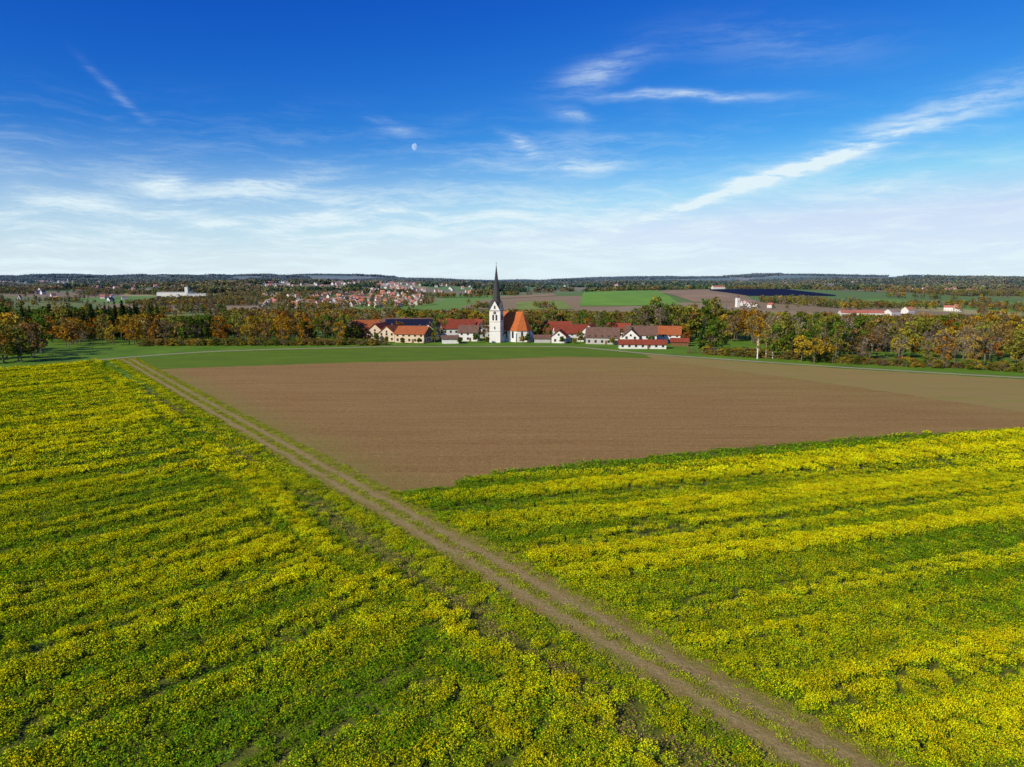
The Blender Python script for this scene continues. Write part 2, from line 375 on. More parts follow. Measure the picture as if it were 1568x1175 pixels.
scatter("dry_weeds",np.stack([x,y,x*0],1),rng.uniform(0,6,x.size),np.stack([s,s,s],1),rng.integers(0,3,x.size),weed_p)
mg=leafmat("grass_blade",(.26,.27,.03),.4,0,.6,False)
gp_=[clump("g%02d"%v,60,[0,2,8][v],.13,.07,.2,.6,(mg,ml2,mf)) for v in range(3)]
n=8000; ss=rng.uniform(-30,330,n); pp=np.where(rng.uniform(size=n)<.28,rng.normal(0,.5,n),rng.choice([-1,1],n)*rng.uniform(2.5,4.7,n))
x=A0[0]+TD[0]*ss+TN[0]*pp; y=A0[1]+TD[1]*ss+TN[1]*pp; s=rng.uniform(.35,1,n)
scatter("track_grass",np.stack([x,y,x*0+.03],1),rng.uniform(0,6,n),np.stack([s,s,s],1),rng.integers(0,3,n),gp_)
# ------------------------------------------------------------------ trees
bark=plain("bark",(.14,.11,.08),.9,.4,2); birchbark=plain("birch_bark",(.70,.67,.61),.8,.15,1.5)
TCOL=dict(orange=(.44,.20,.02),gold=(.46,.30,.03),olive=(.25,.23,.035),green=(.12,.18,.02),brown=(.31,.19,.06),bare=(.30,.24,.16),rust=(.36,.155,.03),conifer=(.035,.075,.02))
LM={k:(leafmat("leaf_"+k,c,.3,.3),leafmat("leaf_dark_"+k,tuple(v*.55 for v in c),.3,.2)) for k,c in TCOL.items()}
def tube(p0,p1,r0,r1,n=6):
    p0=np.array(p0,float);p1=np.array(p1,float); d=p1-p0; d/=np.linalg.norm(d); a=np.array([1,0,0]) if abs(d[0])<.8 else np.array([0,1,0])
    u=np.cross(d,a);u/=np.linalg.norm(u);v=np.cross(d,u); V=[]
    for p,r in((p0,r0),(p1,r1)):
        for i in range(n): t=6.2832*i/n; V.append(p+r*(u*math.cos(t)+v*math.sin(t)))
    return np.array(V),[(i,(i+1)%n,n+(i+1)%n,n+i) for i in range(n)]
def broadleaf(name,kind,seed,nleaf=620,ht=14.,wid=5.,leaf=.75,barkm=None,narrow=1.0,thick=1.0):
    r=np.random.default_rng(seed); Vs=[];Fs=[];Ms=[];off=0
    def add(V,Fq,m):
        nonlocal off
        Vs.append(V); Fs.extend([tuple(int(i)+off for i in f) for f in Fq]); Ms.extend([m]*len(Fq) if np.isscalar(m) else list(m)); off+=len(V)
    th=ht*.3; lean=r.normal(0,.3,2)
    top=np.array([lean[0],lean[1],ht*.72]); mid=np.array([lean[0]*.4,lean[1]*.4,th])
    add(*tube((0,0,-.5),mid,ht*.024*thick,ht*.018*thick),0); add(*tube(mid,top,ht*.018*thick,ht*.006*thick),0)
    nc=15; cl=[]
    for i in range(nc):
        a=r.uniform(0,6.283); zz=r.uniform(.26,.95); rr=wid*narrow*math.sqrt(max(.05,1-((zz-.55)/.5)**2))*r.uniform(.45,.95)
        cl.append(np.array([math.cos(a)*rr,math.sin(a)*rr,zz*ht]))
    cl.append(np.array([lean[0],lean[1],ht*.93]))
    for c in cl:
        st=mid+(top-mid)*r.uniform(0,.8)*min(1,max(0,(c[2]-th)/(ht*.6))); add(*tube(st,c,ht*.008,ht*.002,4),0)
    per=nleaf//len(cl)
    for c in cl:
        R=r.uniform(.8,1.35)*wid*.30; d=r.normal(size=(per,3)); d/=np.linalg.norm(d,axis=1)[:,None]; d*=R*r.uniform(.35,1.08,(per,1))*np.array([1,1,.8])
        C=c+d; V,Fq=quads(C,r.uniform(.6,1.3,per)*leaf,1.0,r)
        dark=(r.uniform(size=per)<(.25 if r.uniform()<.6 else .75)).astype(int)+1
        add(V,Fq,dark)
    mb=barkm or bark
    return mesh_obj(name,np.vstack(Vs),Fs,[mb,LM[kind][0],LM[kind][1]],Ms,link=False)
def conifer(name,seed,ht=20.,wid=3.6,n=650,kind='conifer'):
    r=np.random.default_rng(seed); V0,F0=tube((0,0,-.5),(0,0,ht*.97),ht*.016,.04)
    z=ht*(.1+.9*(1-np.sqrt(r.uniform(0,1,n)))); a=r.uniform(0,6.283,n); lay=np.floor(z/1.1); rr=(1-z/ht)*wid*(.55+.5*r.uniform(size=n))*(.8+.3*np.sin(lay*2.3+np.floor(a*2)))+.1
    C=np.stack([np.cos(a)*rr,np.sin(a)*rr,z-rr*.25],1); V,Fq=quads(C,r.uniform(.6,1.3,n)*.9,.8,r)
    M=[0]*len(F0)+list((r.uniform(size=n)<.4).astype(int)+1)
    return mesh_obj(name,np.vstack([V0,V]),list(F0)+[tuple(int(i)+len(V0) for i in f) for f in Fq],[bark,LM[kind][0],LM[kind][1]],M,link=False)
kinds=['orange','gold','olive','green','brown','bare','rust']
protos=[];k=0; KI={}
for kd in kinds:
    for v in range(3):
        nl=620 if kd!='bare' else 340
        protos.append(broadleaf("t%02d"%k,kd,100+k,nl,14,[4.6,5.4,4.0][v],.66 if kd!='bare' else .42)); KI.setdefault(kd,[]).append(k); k+=1
for v in range(3): protos.append(conifer("t%02d"%k,300+k)); KI.setdefault('conifer',[]).append(k); k+=1
def wood(name,x,y,mixd,hrange,protos=protos,sink=.2):
    n=len(x); names=list(mixd); pr=np.array([mixd[q] for q in names],float); pr/=pr.sum()
    u=np.clip(.6*rng.uniform(size=n)+.4*np.clip((fbm(x/45,y/45,123,2)-.5)*2.2+.5,0,1),0,.999); cum=np.cumsum(pr)
    rk=np.argsort(np.argsort(u))/n; ci=np.searchsorted(cum,rk*.9999)
    ki=np.array([KI[names[min(c,len(names)-1)]][rng.integers(0,3)] for c in ci])
    s=rng.uniform(*hrange,n)/14.; con=ki>=21; s=np.where(con,s*.75,s)
    w=s*rng.uniform(.8,1.15,n)
    print(name,n)
    return scatter(name,np.stack([x,y,hgt(x,y)-sink],1),rng.uniform(0,6.28,n),np.stack([w,w,s],1),ki,protos)
def band(pxa,pxb,da,db,n):
    px=rng.uniform(pxa,pxb,n); d=np.sqrt(rng.uniform(da*da,db*db,n)); return at(px,d),d
autumn=dict(conifer=.03,green=.12,olive=.25,bare=.24,brown=.19,orange=.07,gold=.07,rust=.03)
RX=np.array([q[0] for q in poly([(985,542),(1060,547.5),(1300,564),(1568,579.5)])]+[330]); RY=np.array([q[1] for q in poly([(985,542),(1060,547.5),(1300,564),(1568,579.5)])]+[190])
xs_,ys_=[],[]
def addb(*a):
    x,y=band(*a); xs_.append(x); ys_.append(y)
addb(190,540,392,470,130); addb(195,530,376,392,44); addb(50,215,372,480,60)
wood("autumn_tree_row",np.concatenate(xs_),np.concatenate(ys_),dict(green=.12,olive=.18,bare=.08,brown=.18,orange=.22,gold=.16,rust=.06),(9,17))
x,y=band(-230,55,285,345,48); k=y>np.interp(x,[q[0] for q in roadL],[q[1] for q in roadL])+8; wood("roadside_trees",x[k],y[k],dict(green=.22,olive=.22,orange=.25,gold=.18,brown=.13),(14,22))
x,y=band(-200,240,430,640,260); wood("spruce_wood",x,y,dict(conifer=.55,green=.15,olive=.15,brown=.1,orange=.05),(18,25))
x1,y1=band(1070,1900,240,430,640); k=(y1>np.interp(x1,RX,RY)+15+12*fbm(x1/30,y1/30,77,2)); x1,y1=x1[k],y1[k]
x2,y2=band(1060,1750,400,680,620)
x1=np.concatenate([x1,x2]); y1=np.concatenate([y1,y2]); k=(fbm(x1/40,y1/40,66,2)>.30); wood("autumn_wood",x1[k],y1[k],autumn,(9,18))
x,y=band(520,1090,500,800,420); k=fbm(x/60,y/60,55,2)>.45; wood("valley_wood",x[k],y[k],autumn,(9,15))
x,y=band(985,1110,395,440,26); wood("tall_tree_group",x,y,dict(green=.35,olive=.4,bare=.25),(18,25))
def hedge(name,x,y,n0,hs,sink=.9):
    s=rng.uniform(*hs,len(x)); scatter(name,np.stack([x,y,hgt(x,y)-sink],1),rng.uniform(0,6,len(x)),np.stack([s*1.5,s*1.5,s],1),rng.choice([6,7,8,9,12,13,15,4],len(x)),[o.copy() for o in protos])
x,y=band(205,590,368,376,230); hedge("hedge",x,y,0,(.2,.36))
xx=rng.uniform(85,330,440); yy=np.interp(xx,RX,RY)+14+10*fbm(xx/30,xx*0,78,2)+rng.uniform(0,7,440); hedge("wood_edge_bushes",xx,yy,0,(.15,.36))
# valley trees
towns=[(400,660,1600,3700)]
def clearing(x,d):
    px=784+1057*x/d; c=0
    for a,b_,d0,d1 in towns: c=c+sst(a-30,a+20,px)*(1-sst(b_-20,b_+30,px))*sst(d0-150,d0,d)*(1-sst(d1,d1+200,d))
    return c
n=46000; px=rng.uniform(-250,1820,n); d=np.sqrt(rng.uniform(640**2,2600**2,n)); x,y=at(px,d),d
fm=fbm(x/230,y/200,201,3); thr=np.interp(d,[640,850,1200,2600],[.44,.55,.59,.58])
clear=np.exp(-((x-230)**2/(260**2)+(y-1850)**2/(330**2)))+np.exp(-((x-760)**2/(300**2)+(y-2000)**2/(300**2)))+.12*clearing(x,d)+np.exp(-((x-560)**2/(150**2)+(y-1020)**2/(130**2)))+np.exp(-((x-515)**2/(110**2)+(y-1440)**2/(150**2)))
k=(fm>thr+clear*.5); hd=(np.abs(vn(x/170,y/170,301)-.5)<.018)&(clear<.4); k|=hd&(rng.uniform(size=n)<.75)
k|=(clearing(x,d)>.5)&(rng.uniform(size=n)<.12)
x,y=x[k],y[k]
mid=[]; kk=0
for kd in kinds:
    for v in range(3): mid.append(broadleaf("v%02d"%kk,kd,500+kk,170,14,5.2,1.5)); kk+=1
for v in range(3): mid.append(conifer("v%02d"%kk,700+kk,n=180,wid=4)); kk+=1
wood("distant_forest",x,y,dict(conifer=.22,green=.12,olive=.26,bare=.14,brown=.16,orange=.04,gold=.04,rust=.02),(10,16),mid)
def canopy(name,kindset,seed):
    r=np.random.default_rng(seed); Vs=[];Fs=[];Ms=[];off=0; mats=[]
    for kd in kindset: mats+= [LM[kd][0],LM[kd][1]]
    for i in range(26):
        a=r.uniform(0,6.283); q=34*math.sqrt(r.uniform()); c=np.array([math.cos(a)*q,math.sin(a)*q,r.uniform(6,12)]); n=16
        C=c+r.normal(size=(n,3))*np.array([3,3,3.0]); V,Fq=quads(C,r.uniform(3,5.5,n),.9,r)
        Vs.append(V);Fs+= [tuple(int(j)+off for j in f) for f in Fq]; off+=len(V); Ms+=[r.integers(0,len(mats))]*n
        V=c+np.array([[-5,0,-14],[0,-5,-14],[5,0,-14],[0,5,-14],[0,0,2]],float); Vs.append(V); Fs+=[(off,off+1,off+4),(off+1,off+2,off+4),(off+2,off+3,off+4),(off+3,off,off+4)]; off+=5; Ms+=[1]*4
    return mesh_obj(name,np.vstack(Vs),Fs,mats,Ms,link=False)
cp=[canopy("c00",['conifer','green'],1),canopy("c01",['conifer','conifer','olive'],2),canopy("c02",['olive','brown','green'],3),canopy("c03",['brown','olive','bare'],4)]
n=52000; px=rng.uniform(-300,1870,n); d=np.sqrt(rng.uniform(2500**2,10500**2,n)); x,y=at(px,d),d
fm=fbm(x/800,y/380,401,4); k=fm>np.interp(d,[2500,4500,6500,8500,10500],[.58,.55,.52,.46,.38])+.14*clearing(x,d); k|=(d<6000)&(rng.uniform(size=n)<.05); x,y=x[k],y[k]; print("canopies",len(x))
s=rng.uniform(.8,1.3,len(x)); kk=np.clip((fbm(x/500,y/500,411,2)*4+rng.normal(0,.8,len(x))),0,3).astype(int)
scatter("horizon_forest",np.stack([x,y,hgt(x,y)-1],1),rng.uniform(0,6,len(x)),np.stack([s*1.1,s*1.1,s*1.15],1),kk,cp)
# ------------------------------------------------------------------ buildings
W=plain("white_render",(.66,.64,.60),.8,.08,.6); CRM=plain("cream_render",(.58,.46,.32),.8,.1,.6); WD=plain("brown_timber",(.17,.09,.05),.8,.35,1.5)
GREY=plain("grey_render",(.42,.40,.37),.8,.12,.6)
def roofmat(name,col,axis='x'):
    m,nt,b=mat(name); tc=N(nt,'ShaderNodeTexCoord').outputs['Object']
    wv=N(nt,'ShaderNodeTexWave',wave_type='BANDS',bands_direction='Z'); wv.inputs['Scale'].default_value=1.6; wv.inputs['Distortion'].default_value=1; nt.links.new(tc,wv.inputs['Vector'])
    n=noise(nt,tc,.9,6,.75)
    c=ramp(nt,n,[(.25,tuple(v*.5 for v in col)),(.55,col),(.8,tuple(min(1,v*1.35) for v in col))])
    c=mix(nt,.18,c,wv.outputs['Color'],'MULTIPLY'); nt.links.new(c,b.inputs['Base Color']); bump(nt,b,wv.outputs['Fac'],.06); return m
RR=roofmat("red_clay_tiles",(.29,.065,.035)); RO=roofmat("orange_clay_tiles",(.42,.125,.045)); RB=roofmat("brown_tiles",(.19,.11,.08)); RC=roofmat("church_tiles",(.54,.155,.045)); RS=roofmat("slate_dark",(.085,.08,.08))
GL=mat("window_glass")[0]; g=GL.node_tree.nodes["Principled BSDF"]; g.inputs["Base Color"].default_value=(.03,.035,.045,1); g.inputs["Roughness"].default_value=.15; g.inputs["Specular IOR Level"].default_value=.5
SOL=mat("solar_panel")[0]; g=SOL.node_tree.nodes["Principled BSDF"]; g.inputs["Base Color"].default_value=(.012,.016,.035,1); g.inputs["Roughness"].default_value=.4
IR=plain("dark_metal",(.05,.05,.05),.5)
def box(name,c,s,m,par,rot=0):
    x,y,z=c; a,b_,h=s[0]/2,s[1]/2,s[2]; V=[(sx*a,sy*b_,zz) for zz in(0,h) for sx,sy in((-1,-1),(1,-1),(1,1),(-1,1))]
    cr,sr=math.cos(rot),math.sin(rot); V=[(x+v[0]*cr-v[1]*sr,y+v[0]*sr+v[1]*cr,z+v[2]) for v in V]
    return mesh_obj(name,V,[(3,2,1,0),(4,5,6,7),(0,1,5,4),(1,2,6,5),(2,3,7,6),(3,0,4,7)],m,parent=par)
def roof_gable(par,L,Wd,ze,zr,m,ov=.6,th=.22):
    sl=(zr-ze)/(Wd/2); yo=Wd/2+ov; zo=ze-ov*sl; x=L/2+ov
    for i,s in enumerate((-1,1)):
        V=[(-x,s*yo,zo+.04),(x,s*yo,zo+.04),(x,0,zr+.04),(-x,0,zr+.04)]; V+=[(a,b_,c+th) for a,b_,c in V]
        F_=[(0,1,2,3),(7,6,5,4),(0,4,5,1),(3,2,6,7),(1,5,6,2),(0,3,7,4)]
        if s>0: F_=[f[::-1] for f in F_]
        mesh_obj("roof_%s"%("front" if s<0 else "back"),V,F_,m,parent=par)
def house(name,px,dist,rot,L,Wd,ze,zr,wall=W,roof=RR,z=None,solar=False,timber=False,chim=True,win=True):
    x=at(px,dist); y=dist; zz=float(hgt(x,y)) if z is None else z
    e=empty(name,(x,y,zz),math.radians(rot)); a,b_=L/2,Wd/2
    V=[(-a,-b_,-3),(a,-b_,-3),(a,b_,-3),(-a,b_,-3),(-a,-b_,ze),(a,-b_,ze),(a,b_,ze),(-a,b_,ze),(-a,0,zr),(a,0,zr)]
    mesh_obj("walls",V,[(0,1,5,4),(2,3,7,6),(1,2,6,9,5),(3,0,4,8,7),(3,2,1,0)],wall,parent=e)
    roof_gable(e,L,Wd,ze,zr,roof)
    if timber:
        for s in(-1,1):
            V=[(s*(a+.06),-b_*.98,ze*.62),(s*(a+.06),b_*.98,ze*.62),(s*(a+.06),b_*.98,ze-.15),(s*(a+.06),0,zr-.35),(s*(a+.06),-b_*.98,ze-.15)]
            mesh_obj("timber_gable",V,[(0,1,2,3,4) if s>0 else (4,3,2,1,0)],WD,parent=e)
    if win:
        fl=[.9] if ze<4 else [.9,3.6]
        for zf in fl:
            n=max(2,int(L/3.2))
            for i in range(n):
                xx=-a+L*(i+.5)/n
                for s in(-1,1):
                    box("window_frame",(xx,s*(b_+.02),zf-.08),(1.3,.08,1.46),WD if wall is not W else GREY,e); box("window",(xx,s*(b_+.05),zf),(1.1,.1,1.3),GL,e)
            n=max(2,int(Wd/3.2))
            for i in range(n):
                yy=-b_+Wd*(i+.5)/n
                for s in(-1,1):
                    box("window_frame",(s*(a+.08),yy,zf-.08),(.08,1.3,1.46),GREY,e); box("window",(s*(a+.11),yy,zf),(.1,1.1,1.3),GL,e)
        box("door",(L*.12,-(b_+.06),0),(1.1,.14,2.1),WD,e)
        for s in(-1,1):
            if zr-ze>2.5: box("gable_window",(s*(a+.11),0,ze+.4),(.1,1.0,1.1),GL,e)
    if chim: box("chimney",(L*.2,Wd*.1,zr-1),(.8,.8,2.2),RB,e); box("chimney_cap",(L*.2,Wd*.1,zr+1.2),(1,1,.15),IR,e)
    if solar:
        sl=(zr-ze)/(Wd/2)
        for i in range(int(L/2)-1):
            xx=-a+1.5+i*2.0; 
            V=[(xx,-b_*.85,ze+sl*b_*.15+.42),(xx+1.85,-b_*.85,ze+sl*b_*.15+.42),(xx+1.85,-b_*.15,ze+sl*b_*.85+.42),(xx,-b_*.15,ze+sl*b_*.85+.42)]
            mesh_obj("solar_panel",V,[(0,1,2,3)],SOL,parent=e)
    return e
house("farm_barn",556,428,14,22,12,5.5,10.5,WD,RO)
house("farm_barn",536,440,-10,18,10,5,9.6,WD,RR)
house("farm_barn",580,410,78,16,11,5,9.6,CRM,RR)
house("farm_barn",625,432,4,32,14,6.2,11.5,WD,RB,solar=True)
house("farmhouse",632,392,-16,18,13,5.0,8.8,CRM,RO,timber=True)
house("farmhouse",598,400,72,13,10,4.8,8.8,CRM,RO)
house("village_house",658,408,80,12,10,5.2,9.4,W,RB)
house("village_house",700,420,12,20,11,6.4,11.2,W,RR)
house("village_house",734,426,-70,15,11,6,11,W,RR)
house("garage",688,384,8,9,7,2.7,4.2,W,RB,win=False,chim=False)
house("village_house",718,400,-8,11,9,5.2,8.8,W,RB)
house("village_house",675,440,30,14,10,6,10.8,CRM,RO)
house("garage",831,388,0,9,6,2.6,4.2,GREY,RB,win=False,chim=False)
house("village_house",874,398,8,19,10,5,9.4,W,RR)
house("barn",850,420,-4,20,11,5.2,10,WD,RR,win=False)
house("village_house",858,388,78,9,8,3.8,7,W,RR)
house("farm_barn",925,382,-12,18,11,4,8.8,GREY,RB,chim=False)
house("village_house",906,398,70,13,10,5,9.6,W,RO)
house("village_house",950,408,-30,14,10,5.2,9.6,W,RR)
house("village_house",984,378,-12,17,12,5.6,10,W,RB)
house("village_house",970,374,72,10,9,4.6,8.6,W,RB)
house("village_house",1024,388,-14,15,10,5,9.2,W,RO)
house("long_shed",986,354,-4,24,6,2.5,4.4,W,RR,chim=False)
house("garden_shed",1044,368,-10,9,6,2.4,4.0,WD,RR,win=False,chim=False)
# ---- church
cx=at(780,400); e=empty("village_church",(cx,400,0),math.radians(-34))
def arch(name,cx_,cy_,z0,w,h,ang,par,m=GL,dep=.12):
    pts=[(-w/2,0),(w/2,0),(w/2,h-w/2)]+[(w/2*math.cos(t),h-w/2+w/2*math.sin(t)) for t in np.linspace(.3,math.pi-.3,6)]+[(-w/2,h-w/2)]
    ca,sa=math.cos(ang),math.sin(ang); n=len(pts)
    V=[(cx_+u*(-sa)+ca*dd,cy_+u*ca+sa*dd,z0+v) for dd in(-.3,dep) for u,v in pts]
    F_=[tuple(range(n,2*n))]+[(i,(i+1)%n,n+(i+1)%n,n+i) for i in range(n)]
    mesh_obj(name,V,F_,m,parent=par)
L_,W_=19.,12.5; ze,zr=7.0,16.8; a,b_=L_/2,W_/2
fp=[(-a,-b_),(a,-b_),(a+4.4,-b_*.42),(a+4.4,b_*.42),(a,b_),(-a,b_)]
V=[(x,y,-3) for x,y in fp]+[(x,y,ze) for x,y in fp]+[(-a,0,zr)]
mesh_obj("nave_walls",V,[(0,1,7,6),(1,2,8,7),(2,3,9,8),(3,4,10,9),(4,5,11,10),(5,0,6,12,11)],W,parent=e)
ov=.5; k=1+ov/b_; rp=[(-a-.4,-b_*k),(a,-b_*k),(a+4.4+ov,-b_*.46),(a+4.4+ov,b_*.46),(a,b_*k),(-a-.4,b_*k)]
V=[(x,y,ze-.45) for x,y in rp]+[(-a-.4,0,zr+.3),(a-.3,0,zr+.3)]+[(x,y,ze-.7) for x,y in rp]
mesh_obj("nave_roof",V,[(0,1,7,6),(1,2,7),(2,3,7),(3,4,7),(4,5,6,7),(8,9,1,0),(9,10,2,1),(10,11,3,2),(11,12,4,3),(12,13,5,4)],RC,parent=e)
for i in range(4):
    xx=-a+2.6+i*4.5
    for s in(-1,1): arch("arched_window",xx,s*b_,2.2,1.3,3.9,s*math.pi/2,e)
for i in range(5):
    xx=-a+.4+i*4.5
    for s in(-1,1): box("buttress",(xx,s*(b_+.4),-3),(.8,.8,8.2),W,e)
arch("arched_window",a+4.4,0,2.2,1.2,3.9,0,e)
for s in(-1,1): 
    n_=math.atan2(s*4.4,b_*.58); arch("arched_window",a+2.2,s*b_*.71,2.2,1.1,3.9,n_,e)
    box("buttress",(a+4.6,s*b_*.45,-3),(.9,.9,8.2),W,e,s*.5)
sc_=empty("sacristy",(-1,-b_-2.6,0),0); sc_.parent=e
V=[(-3,-2.4,-3),(3,-2.4,-3),(3,2.7,-3),(-3,2.7,-3),(-3,-2.4,2.8),(3,-2.4,2.8),(3,2.7,5.2),(-3,2.7,5.2)]
mesh_obj("walls",V,[(0,1,5,4),(1,2,6,5),(3,0,4,7),(4,5,6,7)],W,parent=sc_)
V=[(-3.4,-2.9,2.75),(3.4,-2.9,2.75),(3.4,2.7,5.4),(-3.4,2.7,5.4)]; V+=[(x,y,z+.2) for x,y,z in V]
mesh_obj("roof",V,[(3,2,1,0),(4,5,6,7),(0,1,5,4),(1,2,6,5),(3,0,4,7)],RC,parent=sc_)
tx,ty=at(760,390),390; T=empty("tower",(0,0,0)); T.parent=e
inv=Matrix.Rotation(math.radians(34),4,'Z')@Matrix.Translation((-cx,-400,0)); lp=inv@Vector((tx,ty,0)); T.location=lp; T.rotation_euler=(0,0,math.radians(18))
w=3.2
V=[(sx*w,sy*w,z) for z in(-3,18.0) for sx,sy in((-1,-1),(1,-1),(1,1),(-1,1))]
mesh_obj("shaft",V,[(0,1,5,4),(1,2,6,5),(2,3,7,6),(3,0,4,7),(4,5,6,7)],W,parent=T)
for z in(6.2,11.6,17.7): box("string_course",(0,0,z),(2*w+.35,2*w+.35,.28),GREY,T)
for i in range(4):
    an=i*math.pi/2; ca,sa=math.cos(an),math.sin(an)
    R=lambda u,v,z:(u*ca-v*sa,u*sa+v*ca,z)
    mesh_obj("gable",[R(w-.02,-w+.05,17.95),R(w-.02,w-.05,17.95),R(w-.02,0,23.4)],[(0,1,2)],W,parent=T)
    for s in(-1,1):
        V=[R(w+.12,s*(w+.15),17.9),R(w+.12,0,23.7),R(0,0,23.7),R(0.,s*(w+.15),17.9)]
        mesh_obj("gable_roof",V,[(0,1,2,3)],RS,parent=T)
    arch("belfry_opening",ca*w+sa*.95,sa*w-ca*.95,12.6,1.0,3.2,an,T); arch("belfry_opening",ca*w-sa*.95,sa*w+ca*.95,12.6,1.0,3.2,an,T)
    arch("belfry_opening",ca*w,sa*w,19.0,.8,1.9,an,T); arch("slit_window",ca*w,sa*w,7.5,.6,1.6,an,T)
    n=20; V=[R(w+.1,.85*math.cos(t),16.8+.85*math.sin(t)) for t in np.linspace(0,2*math.pi,n,endpoint=False)]
    mesh_obj("clock_face",V,[tuple(range(n))],IR,parent=T)
    V=[R(w+.14,.07*s1,16.8+z) for s1,z in((-1,0),(1,0),(1,.7),(-1,.7))]; mesh_obj("clock_hand",V,[(0,1,2,3)],CRM,parent=T)
prof=[(3.0,19.0),(2.5,22.5),(1.95,27),(1.2,34),(.5,40),(.1,43.5)]
V=[];n=8
for r_,z in prof:
    for i in range(n): t=math.pi/8+i*math.pi/4; V.append((r_*math.cos(t),r_*math.sin(t),z))
F_=[(j*n+i,j*n+(i+1)%n,(j+1)*n+(i+1)%n,(j+1)*n+i) for j in range(len(prof)-1) for i in range(n)]
mesh_obj("spire",V,F_,RS,parent=T)
box("finial_cross",(0,0,43.4),(.12,.12,1.8),IR,T); box("finial_cross_arm",(0,0,44.5),(.9,.1,.12),IR,T)
# ---- individual village trees
def tree(nm,px,dist,ht,kind,seed,wid=.36,**kw):
    o=broadleaf(nm,kind,seed,kw.pop('n',800),ht,ht*wid,.56 if ht<16 else .7,**kw); scene.collection.objects.link(o); x=at(px,dist); o.location=(x,dist,float(hgt(x,dist))); return o
vt=[(545,404,8,'green'),(520,408,9,'olive'),(610,416,10,'rust'),(673,400,15,'green'),(664,386,6,'olive'),(742,400,11,'brown'),(728,386,5,'green'),(816,402,12,'gold'),(826,415,13,'olive'),(838,405,9,'olive'),(808,388,5,'green'),
(890,388,6,'olive'),(900,425,12,'rust'),(950,395,8,'brown'),(770,430,15,'olive'),(645,445,14,'orange'),(690,445,13,'olive'),(862,380,4,'green'),(1050,392,10,'gold'),(1056,376,7,'orange'),(575,392,5,'green'),(703,380,3.5,'green'),(1010,408,13,'olive'),(930,405,13,'green'),(560,396,6,'brown'),(640,380,3,'green'),(614,380,3.2,'olive'),(745,383,3.5,'olive'),(800,384,4,'brown'),(880,380,3,'olive'),(655,398,8,'olive'),(590,386,3.5,'olive'),(1000,368,5,'green'),(940,372,4,'olive')]
for i,(px,d,h_,kd) in enumerate(vt): tree("autumn_tree" if kd not in('green','olive') else "broadleaf_tree",px,d,h_,kd,900+i)
for i,(px,d,h_) in enumerate([(1166,306,11.5),(1179,309,11),(1190,306,9.0)]): tree("birch_tree",px,d,h_,'gold',950+i,.11,n=130,barkm=birchbark,thick=1.15)
for i,(px,d) in enumerate([(1255,288),(1235,296),(1272,291)]): tree("autumn_tree",px,d,11,'gold',980+i,.36)
# ------------------------------------------------------------------ distant settlements: one mesh each
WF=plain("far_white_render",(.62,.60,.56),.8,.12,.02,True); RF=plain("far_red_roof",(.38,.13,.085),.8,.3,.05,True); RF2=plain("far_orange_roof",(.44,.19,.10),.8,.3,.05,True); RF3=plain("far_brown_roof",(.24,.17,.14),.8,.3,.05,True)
def town(name,specs):
    V=[];Fq=[];M=[];off=0
    for (x,y,rot,L,Wd,ze,zr,wm,rm) in specs:
        z=float(hgt(x,y)); c,s=math.cos(rot),math.sin(rot); a,b_=L/2,Wd/2; o=.4
        P=[(-a,-b_,-3),(a,-b_,-3),(a,b_,-3),(-a,b_,-3),(-a,-b_,ze),(a,-b_,ze),(a,b_,ze),(-a,b_,ze),(-a,0,zr),(a,0,zr)]
        R=[(-a-o,-b_-o,ze-.2),(a+o,-b_-o,ze-.2),(a+o,0,zr+.3),(-a-o,0,zr+.3),(a+o,b_+o,ze-.2),(-a-o,b_+o,ze-.2)]
        P2=P+R; V+=[(x+p[0]*c-p[1]*s,y+p[0]*s+p[1]*c,z+p[2]) for p in P2]
        for f in[(0,1,5,4),(2,3,7,6),(1,2,6,9,5),(3,0,4,8,7)]: Fq.append([i+off for i in f]); M.append(wm)
        for f in[(10,11,12,13),(13,12,14,15)]: Fq.append([i+off for i in f]); M.append(rm)
        n=max(2,int(L/4))
        for i in range(n):
            xx=-a+L*(i+.5)/n; base=len(V)
            q=[(xx-.7,-b_-.06,1),(xx+.7,-b_-.06,1),(xx+.7,-b_-.06,2.4),(xx-.7,-b_-.06,2.4)]
            V+=[(x+p[0]*c-p[1]*s,y+p[0]*s+p[1]*c,z+p[2]) for p in q]; Fq.append([base,base+1,base+2,base+3]); M.append(5)
        off=len(V)
    return mesh_obj(name,V,Fq,[WF,WF,RF,RF2,RF3,GL,GREY],M)
def cluster(pxa,pxb,da,db,n,big=0):
    o=[]
    for i in range(n):
        px=random.uniform(pxa,pxb); d=random.uniform(da,db); L=random.uniform(11,19)*(1+big)
        o.append((at(px,d),d,random.uniform(-1.5,1.5),L,L*.7,random.uniform(4.5,7),random.uniform(10,13.5),0,random.choice([2,2,3,4])))
    return o
town("distant_town",cluster(400,650,1650,3600,350)+cluster(500,640,3200,4600,90,.2)+cluster(0,420,2600,5200,340,.15)+cluster(0,400,1900,3000,50)+cluster(300,600,4600,6500,50,.4))
town("distant_hamlet",cluster(640,760,2500,3600,22)+cluster(1080,1170,2500,2900,18)+cluster(1360,1568,2400,3800,22)+cluster(780,1080,3200,5500,34,.3)+cluster(1140,1185,1420,1560,5)+cluster(1230,1568,4000,6000,40,.4)+cluster(1380,1480,1100,1300,3))
town("factory_hall",[(at(268,2300),2300,.1,110,34,13,15,0,6),(at(300,2250),2250,.2,60,26,11,13,0,6),(at(215,2500),2500,0,80,30,11,13,0,6),(at(285,2280),2280,0,10,10,32,33,0,6),(at(60,3400),3400,0,120,40,14,16,0,6),(at(145,3500),3500,0,90,40,14,16,0,6)])
